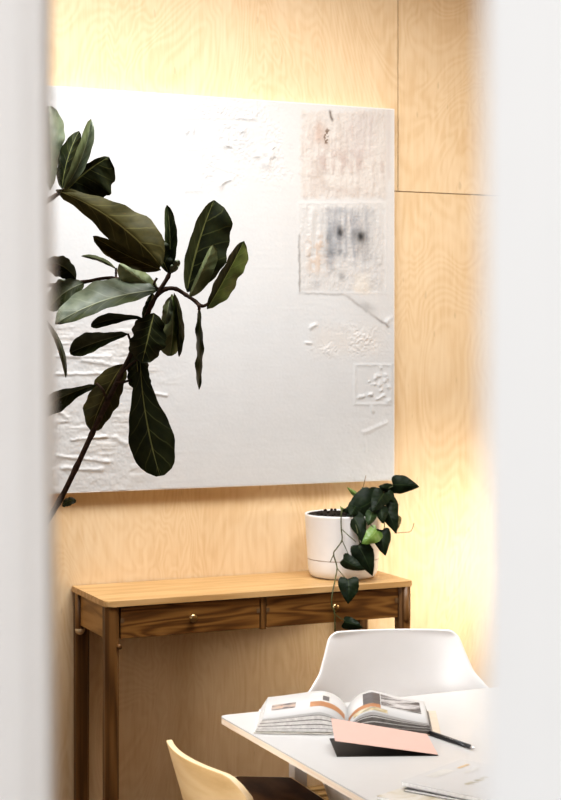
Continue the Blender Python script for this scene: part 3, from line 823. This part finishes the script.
# ------------------------------------------------------------------ open book
def book():
    a = on_z(253.5, 733.5, TZ); b = on_z(441, 735.5, TZ)
    mid = (a + b) / 2
    e = (b - a); W = e.length / 2; e.normalize()
    ang = math.atan2(e.y, e.x)
    f = Vector((-e.y, e.x, 0))                      # away from the viewer
    root = thing('open_book', 'thick hardback picture book lying open on the white table', 'book', (mid.x, mid.y, TZ))
    DP = .225
    def P(s, y, z): return mid + e * s + f * y + Vector((0, 0, z))
    # hard covers
    for sg in (-1, 1):
        bm = B()
        pts = [P(sg * .006, -.004, 0), P(sg * (W + .0), -.004, 0), P(sg * (W + .0), DP + .004, 0), P(sg * .006, DP + .004, 0)]
        lo = [bm.verts.new(p + Vector((0, 0, .0005))) for p in pts]; hi = [bm.verts.new(p + Vector((0, 0, .0035))) for p in pts]
        bm.faces.new(lo[::-1]); bm.faces.new(hi)
        for i in range(4): bm.faces.new((lo[i], lo[(i + 1) % 4], hi[(i + 1) % 4], hi[i]))
        obj('cover', bm, M['book_cover' if sg < 0 else 'cover_edge'], root)
    # spine strip
    bm = B(); q = [P(-.006, -.004, .0005), P(.006, -.004, .0005), P(.006, DP + .004, .0005), P(-.006, DP + .004, .0005)]
    lo = [bm.verts.new(p) for p in q]; hi = [bm.verts.new(p + Vector((0, 0, .003))) for p in q]
    bm.faces.new(lo[::-1]); bm.faces.new(hi)
    for i in range(4): bm.faces.new((lo[i], lo[(i + 1) % 4], hi[(i + 1) % 4], hi[i]))
    obj('spine', bm, M['book_cover'], root)
    # sheets: profile height at s (0 gutter .. 1 fore-edge) for level q (0 bottom .. 1 top)
    def prof(sg, s, q):
        Lw = W * ((.985 - .085 * q) if sg < 0 else (.90 - .03 * q))
        pk = .043 if sg < 0 else .046
        hump = (1 - math.exp(-s * 7.5)) * math.exp(-max(0, s - .32) * (.95 if sg < 0 else 1.55))
        low = .0045 + .004 * q
        z = low + (pk * q) * hump * 1.02 + .0012 * q
        lift = .006 * q
        return s * Lw, z + lift * 0
    NS = 26
    def sheet_block(sg, q0, q1, mat_top, mat_side, nm, yin=0.0, lab=None):
        bm = B(); ring = []
        for yy in (-.0 + yin, DP - yin):
            lo = []; hi = []
            for i in range(NS + 1):
                s = i / NS
                x0, z0 = prof(sg, s, q0); x1, z1 = prof(sg, s, q1)
                lo.append(bm.verts.new(P(sg * x0, yy, z0))); hi.append(bm.verts.new(P(sg * x1, yy, z1 + .0003)))
            ring.append((lo, hi))
        (l0, h0), (l1, h1) = ring
        for i in range(NS):
            for (aa, bb, mi) in ((h0, h1, 0), (l0, l1, 1)):
                fc = bm.faces.new((aa[i], aa[i + 1], bb[i + 1], bb[i])); fc.material_index = mi; fc.smooth = True
            for (l, h) in ring:
                fc = bm.faces.new((l[i], l[i + 1], h[i + 1], h[i])); fc.material_index = 1
        for i in (0, NS):
            fc = bm.faces.new((l0[i], h0[i], h1[i], l1[i])); fc.material_index = 1
        return obj(nm, bm, [M[mat_top], M[mat_side]], root, label=lab)
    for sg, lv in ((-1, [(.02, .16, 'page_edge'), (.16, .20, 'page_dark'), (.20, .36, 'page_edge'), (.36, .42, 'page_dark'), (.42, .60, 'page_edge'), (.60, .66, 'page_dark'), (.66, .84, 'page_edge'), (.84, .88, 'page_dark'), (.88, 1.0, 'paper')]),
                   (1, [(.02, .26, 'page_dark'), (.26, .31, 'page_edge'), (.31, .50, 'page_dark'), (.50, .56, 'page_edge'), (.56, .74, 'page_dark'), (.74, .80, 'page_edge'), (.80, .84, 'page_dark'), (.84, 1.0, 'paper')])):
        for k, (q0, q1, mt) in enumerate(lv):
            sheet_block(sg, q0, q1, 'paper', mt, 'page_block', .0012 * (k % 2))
    # a loose leaf curling up from the gutter on the right, and prints
    def patch(sg, s0, s1, y0, y1, mat, nm='print', up=.0009, q=1.0):
        bm = B(); n = 10; A = []
        for yy in (y0, y1):
            r_ = []
            for i in range(n + 1):
                s = s0 + (s1 - s0) * i / n
                x, z = prof(sg, s, q); r_.append(bm.verts.new(P(sg * x, yy, z + up)))
            A.append(r_)
        for i in range(n):
            fc = bm.faces.new((A[0][i], A[0][i + 1], A[1][i + 1], A[1][i])); fc.smooth = True
        return obj(nm, bm, M[mat], root)
    patch(-1, .63, .92, .075, .130, 'photo_warm')
    patch(-1, .20, .46, .112, .200, 'print_grey')
    patch(-1, .03, .45, .062, .112, 'photo_band')
    patch(-1, .22, .30, .125, .170, 'photo_grey', up=.0014)
    patch(1, .20, .42, .085, .200, 'photo_grey')
    patch(1, .43, .93, .085, .200, 'photo_land')
    patch(1, .02, .42, .050, .085, 'photo_band')
    patch(1, .08, .50, .014, .046, 'photo_small')
    patch(-1, .965, .995, .05, .165, 'photo_grey', q=.03, up=.0012)
    # endpaper slip at the right-hand fore-edge
    bm = B(); q = [P(W * .90, .01, .0055), P(W * .915, .01, .0055), P(W * .915, DP - .01, .0055), P(W * .90, DP - .01, .0055)]
    bm.faces.new([bm.verts.new(p) for p in q]); obj('endpaper_line', bm, M['page_dark'], root)
book()

# ------------------------------------------------------------------ folded pink card
def folded_card():
    A = on_z(337, 757, TZ); Bp = on_z(438, 756, TZ); C = on_z(329.5, 739, TZ); Dp = on_z(428, 739.5, TZ)
    c = (A + Bp + C + Dp) / 4
    root = thing('folded_card', 'pale pink folded card with black inside, propped half open before the book', 'card', (c.x, c.y, TZ))
    def slab(pts, t, mat, nm, lab):
        n = 16; bm = B(); T = Vector((0, 0, t))
        rows = []
        for j in range(n + 1):
            rr = []
            for i in range(n + 1):
                s = i / n
                p = pts[0].lerp(pts[1], s).lerp(pts[3].lerp(pts[2], s), j / n)
                rr.append((bm.verts.new(p), bm.verts.new(p + T)))
            rows.append(rr)
        for j in range(n):
            for i in range(n):
                for k in (0, 1): bm.faces.new((rows[j][i][k], rows[j][i + 1][k], rows[j + 1][i + 1][k], rows[j + 1][i][k])).smooth = True
        for i in range(n):
            for j in (0, n): bm.faces.new((rows[j][i][0], rows[j][i + 1][0], rows[j][i + 1][1], rows[j][i][1]))
            for j in (0, n): bm.faces.new((rows[i][j][0], rows[i + 1][j][0], rows[i + 1][j][1], rows[i][j][1]))
        o = obj(nm, bm, mat, root, label=lab)
        md = o.modifiers.new('crisp_edges', 'EDGE_SPLIT'); md.split_angle = math.radians(40)
        return o
    z = Vector((0, 0, .0006))
    slab([A + z, Bp + z, Dp + z, C + z], .0012, M['black_card'], 'inner_leaf', 'black inner leaf')
    A2 = at(335, 741, 3.425); C2 = at(331, 718.5, 3.535); D2 = at(427, 734.5, 3.57)
    slab([A2, Bp + z * 4, D2, C2], .0009, M['pink'], 'cover_leaf', 'pale pink cover leaf')
folded_card()

# ------------------------------------------------------------------ pen
def pen():
    r = .0052
    p0 = on_z(425, 731, TZ + r); p1 = on_z(474.5, 748.2, TZ + r)
    c = (p0 + p1) / 2
    root = thing('pen', 'black pen with silver tip lying beside the open book', 'pen', (c.x, c.y, TZ))
    u = (p1 - p0).normalized(); L = (p1 - p0).length
    pt = lambda s: p0 + u * s
    bm = B(); tube(bm, [pt(0), pt(.002), pt(L * .55), pt(L * .56), pt(L * .93)], [r * .8, r, r, r * .93, r * .85], 14); obj('barrel', bm, M['pen_black'], root, True)
    bm = B(); tube(bm, [pt(L * .93), pt(L * .965), pt(L * .99), pt(L)], [r * .83, r * .6, r * .3, r * .15], 12); obj('tip', bm, M['silver'], root, True)
    n = Vector((0, 0, 1)); side = u.cross(n).normalized()
    bm = B()
    for k in range(5):
        s = L * (.40 + .045 * k); w = L * .012
        o_ = (n * .8 + side * .6) * (r * 1.03)
        q = [pt(s) + o_ - side * .001, pt(s + w * (1.2 + (k % 2))) + o_ - side * .001, pt(s + w * (1.2 + (k % 2))) + o_ + side * .0015, pt(s) + o_ + side * .0015]
        bm.faces.new([bm.verts.new(p) for p in q])
    pr = obj('imprint', bm, M['ink_white'], root, label='small white imprint'); pr['kind'] = 'stuff'
pen()

# ------------------------------------------------------------------ magazines, nearest corner
def magazines():
    gr = 'magazines stacked on the near side of the table'
    def mag(corner, e1, w, h, z0, t, label, cover, edge, prints=()):
        """corner: the left corner; e1: angle of the edge running away to the right"""
        c = Vector((corner.x, corner.y, z0)); u = Vector((math.cos(e1), math.sin(e1), 0)); v = Vector((u.y, -u.x, 0))
        m = c + u * (w / 2) + v * (h / 2)
        root = thing('magazine', label, 'magazine', (m.x, m.y, z0), gr)
        def slab(a, b, mat, nm, ins=0):
            q = [c + u * ins + v * ins, c + u * (w - ins) + v * ins, c + u * (w - ins) + v * (h - ins), c + u * ins + v * (h - ins)]
            bm = B(); prism(bm, [(p.x, p.y) for p in q][::-1], a, b); obj(nm, bm, mat, root)
        slab(z0, z0 + t * .12, cover, 'back_cover'); slab(z0 + t * .12, z0 + t * .88, edge, 'page_block', .0015); slab(z0 + t * .88, z0 + t, cover, 'front_cover')
        r = random.Random(4)
        for (a0, a1, b0, b1, mat, blobs) in prints:
            if blobs:
                for k in range(blobs):
                    s = a0 + (a1 - a0) * (k + r.uniform(.1, .5)) / blobs; w_ = (a1 - a0) / blobs * r.uniform(.5, .8); hh = r.uniform(.3, 1) * (b1 - b0); bb = b0 + r.uniform(0, b1 - b0 - hh)
                    pts = [c + u * (s + w_ * .5 * (1 + math.cos(i))) + v * (bb + hh * .5 * (1 + math.sin(i))) for i in [j * math.pi / 4 for j in range(8)]]
                    bm = B(); bm.faces.new([bm.verts.new((p.x, p.y, z0 + t + .0004)) for p in pts]); obj('cover_mark', bm, M[mat], root)
            else:
                pts = round_poly([tuple((c + u * x + v * y).xy) for x, y in ((a0, b0), (a1, b0), (a1, b1), (a0, b1))], min(a1 - a0, b1 - b0) * .3, 3)
                bm = B(); bm.faces.new([bm.verts.new((x, y, z0 + t + .0004)) for x, y in pts]); obj('cover_print', bm, M[mat], root)
    z1 = TZ + .0002
    c3 = on_z(377, 796, TZ + .007)
    mag(c3, math.radians(24), .23, .30, z1, .007, 'pale magazine at the bottom of the stack nearest the doorway', M['cover_print'], M['mag_pages'])
    c2 = on_z(404, 789, TZ + .012)
    mag(c2, math.radians(31), .215, .28, z1 + .0072, .005, 'thin dark covered magazine in the middle of the stack on the table', M['mag_dark'], M['mag_pages'])
    c1 = on_z(401, 781, TZ + .022)
    mag(c1, math.radians(26), .215, .28, z1 + .0124, .0095, 'white magazine with olive print on top of the stack on the table', M['paper'], M['mag_pages'],
        [(.06, .13, .105, .125, 'print_olive', 9), (.06, .13, .015, .04, 'print_grey', 0), (.15, .19, .03, .038, 'print_tan', 0), (.13, .18, .06, .07, 'print_grey', 0), (.15, .2, .12, .15, 'print_grey', 4)])
magazines()

# ------------------------------------------------------------------ white shell armchair
def shell_chair():
    c = at(406, 640, 4.06); ang = math.radians(-19)
    root = thing('shell_chair', 'white moulded plastic shell armchair tucked behind the table', 'chair', (c.x, c.y, 0))
    R = Matrix.Rotation(ang, 3, 'Z'); o0 = Vector((c.x, c.y, 0))
    def W(x, y, z): return o0 + R @ Vector((x, y, z))      # y positive: towards the wall (back of the chair)
    keys = [(-.235, 0.445), (-.22, 0.462), (-.12, 0.460), (.0, 0.452), (.09, 0.460), (.145, 0.495), (.172, 0.548), (.19, 0.608), (.205, 0.678), (.215, 0.728), (.224, 0.778), (.230, 0.813), (.232, 0.828)]
    hw = [.19, .22, .25, .275, .285, .288, .285, .272, .236, .206, .188, .176, .152]
    cup = [.0, .03, .12, .19, .205, .175, .115, .06, .015, 0, 0, 0, 0]
    fwd = [0, 0, 0, .0, .04, .09, .12, .12, .10, .07, .05, .035, .03]
    NU = 16
    cv = smooth_path([(k[0], k[1], 0) for k in keys], 3)
    def ip(a, i):
        t = i / 3; j = min(int(t), len(a) - 2); q = t - j
        return a[j] * (1 - q) + a[j + 1] * q
    bm = B(); rows = []
    nv = len(cv)
    for i, p in enumerate(cv):
        h = ip(hw, i)
        drop = 0
        row = []
        for k in range(-NU, NU + 1):
            s = k / NU; a = abs(s)
            z = p.y + ip(cup, i) * max(0, (a - .35) / .65) ** 2.0
            y = p.x - ip(fwd, i) * a ** 2.4
            row.append(bm.verts.new(W(s * h, y, z)))
        rows.append(row)
    for r0, r1 in zip(rows, rows[1:]):
        for k in range(2 * NU):
            f = bm.faces.new((r0[k], r0[k + 1], r1[k + 1], r1[k])); f.smooth = True
    sh = obj('shell', bm, M['white_shell'], root, True)
    md = sh.modifiers.new('thick', 'SOLIDIFY'); md.thickness = .008; md.offset = 0
    md = sh.modifiers.new('soft', 'SUBSURF'); md.levels = 1; md.render_levels = 1
    bm = B(); cc = W(0, -.03, .435); box(bm, cc - Vector((.13, .10, .008)), cc + Vector((.13, .10, .008)), .004); obj('under_frame', bm, M['chrome'], root)
    for sx in (-1, 1):
        for sy in (-1, 1):
            bm = B()
            tube(bm, smooth_path([W(sx * .10, -.03 + sy * 0.07, .432), W(sx * .15, -.03 + sy * .12, .425), W(sx * .175, -.03 + sy * .145, .36), W(sx * .22, -.03 + sy * .21, .008)], 4), .008, 10)
            lg = obj('leg', bm, M['chrome'], root, True)
            bm = B(); q = W(sx * .22, -.03 + sy * .21, 0); lathe(bm, [(0, 0), (.012, 0), (.012, .012), (.009, .02), (0, .02)], q, 14); obj('glide', bm, M['pen_black'], lg, True)
shell_chair()

# ------------------------------------------------------------------ low-backed plywood chair, left of the table
def ply_chair():
    top_pts = [(at(170, 738, 3.70)), (at(236, 777, 3.365))]
    far, near = top_pts
    near = near + (near - far).normalized() * .05
    zt = (far.z + near.z) / 2 + .012
    far = Vector((far.x, far.y, 0)); near = Vector((near.x, near.y, 0))
    w = (near - far); Wd = w.length; w.normalize()
    fw_ = Vector((-w.y, w.x, 0))                      # towards the table
    if fw_.x < 0: fw_ = -fw_
    mid = (far + near) / 2
    c = mid + fw_ * .15
    root = thing('plywood_chair', 'chair with low curved birch plywood back and dark wooden seat at the table corner', 'chair', (c.x, c.y, 0))
    # back: curved, reclined plate; s along the width, h down from the top
    bm = B(); NSx, NH = 24, 8; th = .016; grid = {}
    for layer in (0, 1):
        for i in range(NSx + 1):
            s = -1 + 2 * i / NSx
            for j in range(NH + 1):
                h = j / NH
                topz = zt - .040 * max(0, (abs(s) - .72) / .28) ** 2.4 - .004 * s * s
                z = topz - h * .20
                bow = .045 * (s * s - 1)
                rec = (zt - z) * .30
                p = mid + w * (s * Wd / 2) + fw_ * (bow - .012 + rec + (th if layer else 0))
                grid[layer, i, j] = bm.verts.new((p.x, p.y, z))
    def quad(a, b, c_, d, mi):
        f = bm.faces.new((a, b, c_, d)); f.material_index = mi; f.smooth = True
    for i in range(NSx):
        for j in range(NH):
            for l in (0, 1): quad(grid[l, i, j], grid[l, i + 1, j], grid[l, i + 1, j + 1], grid[l, i, j + 1], 0)
        for j in (0, NH): quad(grid[0, i, j], grid[0, i + 1, j], grid[1, i + 1, j], grid[1, i, j], 1)
    for j in range(NH):
        for i in (0, NSx): quad(grid[0, i, j], grid[0, i, j + 1], grid[1, i, j + 1], grid[1, i, j], 1)
    bo = obj('backrest', bm, [M['birch_back'], M['birch_edge']], root)
    md = bo.modifiers.new('round', 'BEVEL'); md.width = .003; md.segments = 2; md.limit_method = 'ANGLE'; md.angle_limit = math.radians(50)
    # seat
    SZ = .57
    q = [on_z(291.5, 777, SZ), on_z(333, 806, SZ)]
    p_fr_far, p_fr_near = q[0], q[1]
    p_bk_far = on_z(200, 774.5, SZ)
    bk_far = mid - w * (Wd / 2 - .03) + fw_ * .085
    bk_near = mid + w * (Wd / 2 - .03) + fw_ * .085
    poly = round_poly([(bk_near.x, bk_near.y), (p_fr_near.x - .0, bk_near.y - .0), (p_fr_far.x, p_fr_far.y), (on_z(236, 776, SZ).x, on_z(236, 776, SZ).y), (bk_far.x, bk_far.y + .01)], [.01, .03, .008, .01, .01], 4)
    bm = B(); prism(bm, poly, SZ - .014, SZ); obj('seat', bm, M['birch_edge'], root, label='pale plywood seat edge')
    cen = sum((Vector(p) for p in poly), Vector((0, 0))) / len(poly)
    ins = [tuple(Vector(p) + (cen - Vector(p)).normalized() * .009) for p in poly]
    bm = B(); prism(bm, ins, SZ, SZ + .0015); obj('seat_veneer', bm, M['dark_seat'], root, label='dark brown seat top')
    # legs
    for (sw, sf) in ((-1, 0), (1, 0), (-1, 1), (1, 1)):
        p = mid + w * (sw * .16) + fw_ * (.12 + sf * .11)
        b = mid + w * (sw * .19) + fw_ * (.07 + sf * .20)
        bm = B(); tube(bm, [(b.x, b.y, 0), (p.x, p.y, SZ - .016)], [.011, .016], 12); obj('leg', bm, M['birch_edge'], root, True)
ply_chair()

# ------------------------------------------------------------------ slatted rack on the floor under the console
def rack():
    x0, x1, z = 2.03, 2.58, .12
    y1 = on_z(318, 785, z).y
    root = thing('slatted_rack', 'low brown slatted wooden rack on the floor under the console table', 'rack', ((x0 + x1) / 2, y1 - .16, 0))
    for k in range(5):
        y = y1 - k * .066
        bm = B(); box(bm, (x0, y - .040, z - .016), (x1, y, z), .002); obj('slat', bm, M['slat'], root)
    for x in (x0 + .02, x1 - .05):
        bm = B(); box(bm, (x, y1 - .31, z - .05), (x + .03, y1 - .005, z - .016), .002); obj('rail', bm, M['dark_seat'], root)
        for y in (y1 - .05, y1 - .30):
            bm = B(); box(bm, (x, y, 0), (x + .03, y + .035, z - .05), .002); obj('leg', bm, M['dark_seat'], root)
rack()

# ------------------------------------------------------------------ light
def area(name, loc, target, size, size_y, power, col, spread=180):
    l = bpy.data.lights.new(name, 'AREA'); l.shape = 'RECTANGLE'; l.size = size; l.size_y = size_y; l.energy = power; l.color = col; l.spread = math.radians(spread)
    o = bpy.data.objects.new(name, l); COL.objects.link(o); o.location = loc
    o.rotation_euler = (Vector(target) - Vector(loc)).to_track_quat('-Z', 'Y').to_euler()
    return o
area('skylight', (1.95, -1.40, 3.22), (2.15, -.85, .5), 2.4, .6, 77, (.96, .98, 1.0), 150)
area('window_daylight', (-1.15, -1.05, 2.4), (2.3, -.1, 1.7), .8, .8, 5, (.95, .975, 1.0), 110)
area('window_low_left', (-1.1, -3.0, 1.35), (1.35, -2.0, .58), .6, .6, 5, (.97, .98, 1.0), 50)
area('warm_glow_right', (3.95, -.75, 1.0), (3.05, 0, .72), .5, .5, 3.6, (1.0, .92, .78), 50)  # added warm light for the glow low on the right wall, source unseen
area('passage_daylight', (.0, -6.7, 2.2), (.2, -4.5, 1.5), 1.8, 1.4, 46, (1.0, .99, .985))

w = bpy.data.worlds.new('World'); sc.world = w; w.use_nodes = True
bg = w.node_tree.nodes['Background']; bg.inputs[0].default_value = (1, .985, .97, 1); bg.inputs[1].default_value = .35

# ------------------------------------------------------------------ camera
cd = bpy.data.cameras.new('camera'); co = bpy.data.objects.new('camera', cd); COL.objects.link(co)
co.location = CAM; co.rotation_euler = (math.pi / 2, 0, -YAW)
cd.sensor_fit = 'VERTICAL'; cd.sensor_height = 36; cd.sensor_width = 36 * 561 / 800
cd.lens = F / 800 * 36
cd.shift_y = -(400 - CY) / 800
cd.clip_start = .02
cd.dof.use_dof = True; cd.dof.focus_distance = 4.3; cd.dof.aperture_fstop = cd.lens / 10.0
sc.camera = co

sc.view_settings.view_transform = 'Standard'
sc.view_settings.look = 'Medium High Contrast'
sc.view_settings.exposure = 0.0
sc.cycles.use_denoising = True
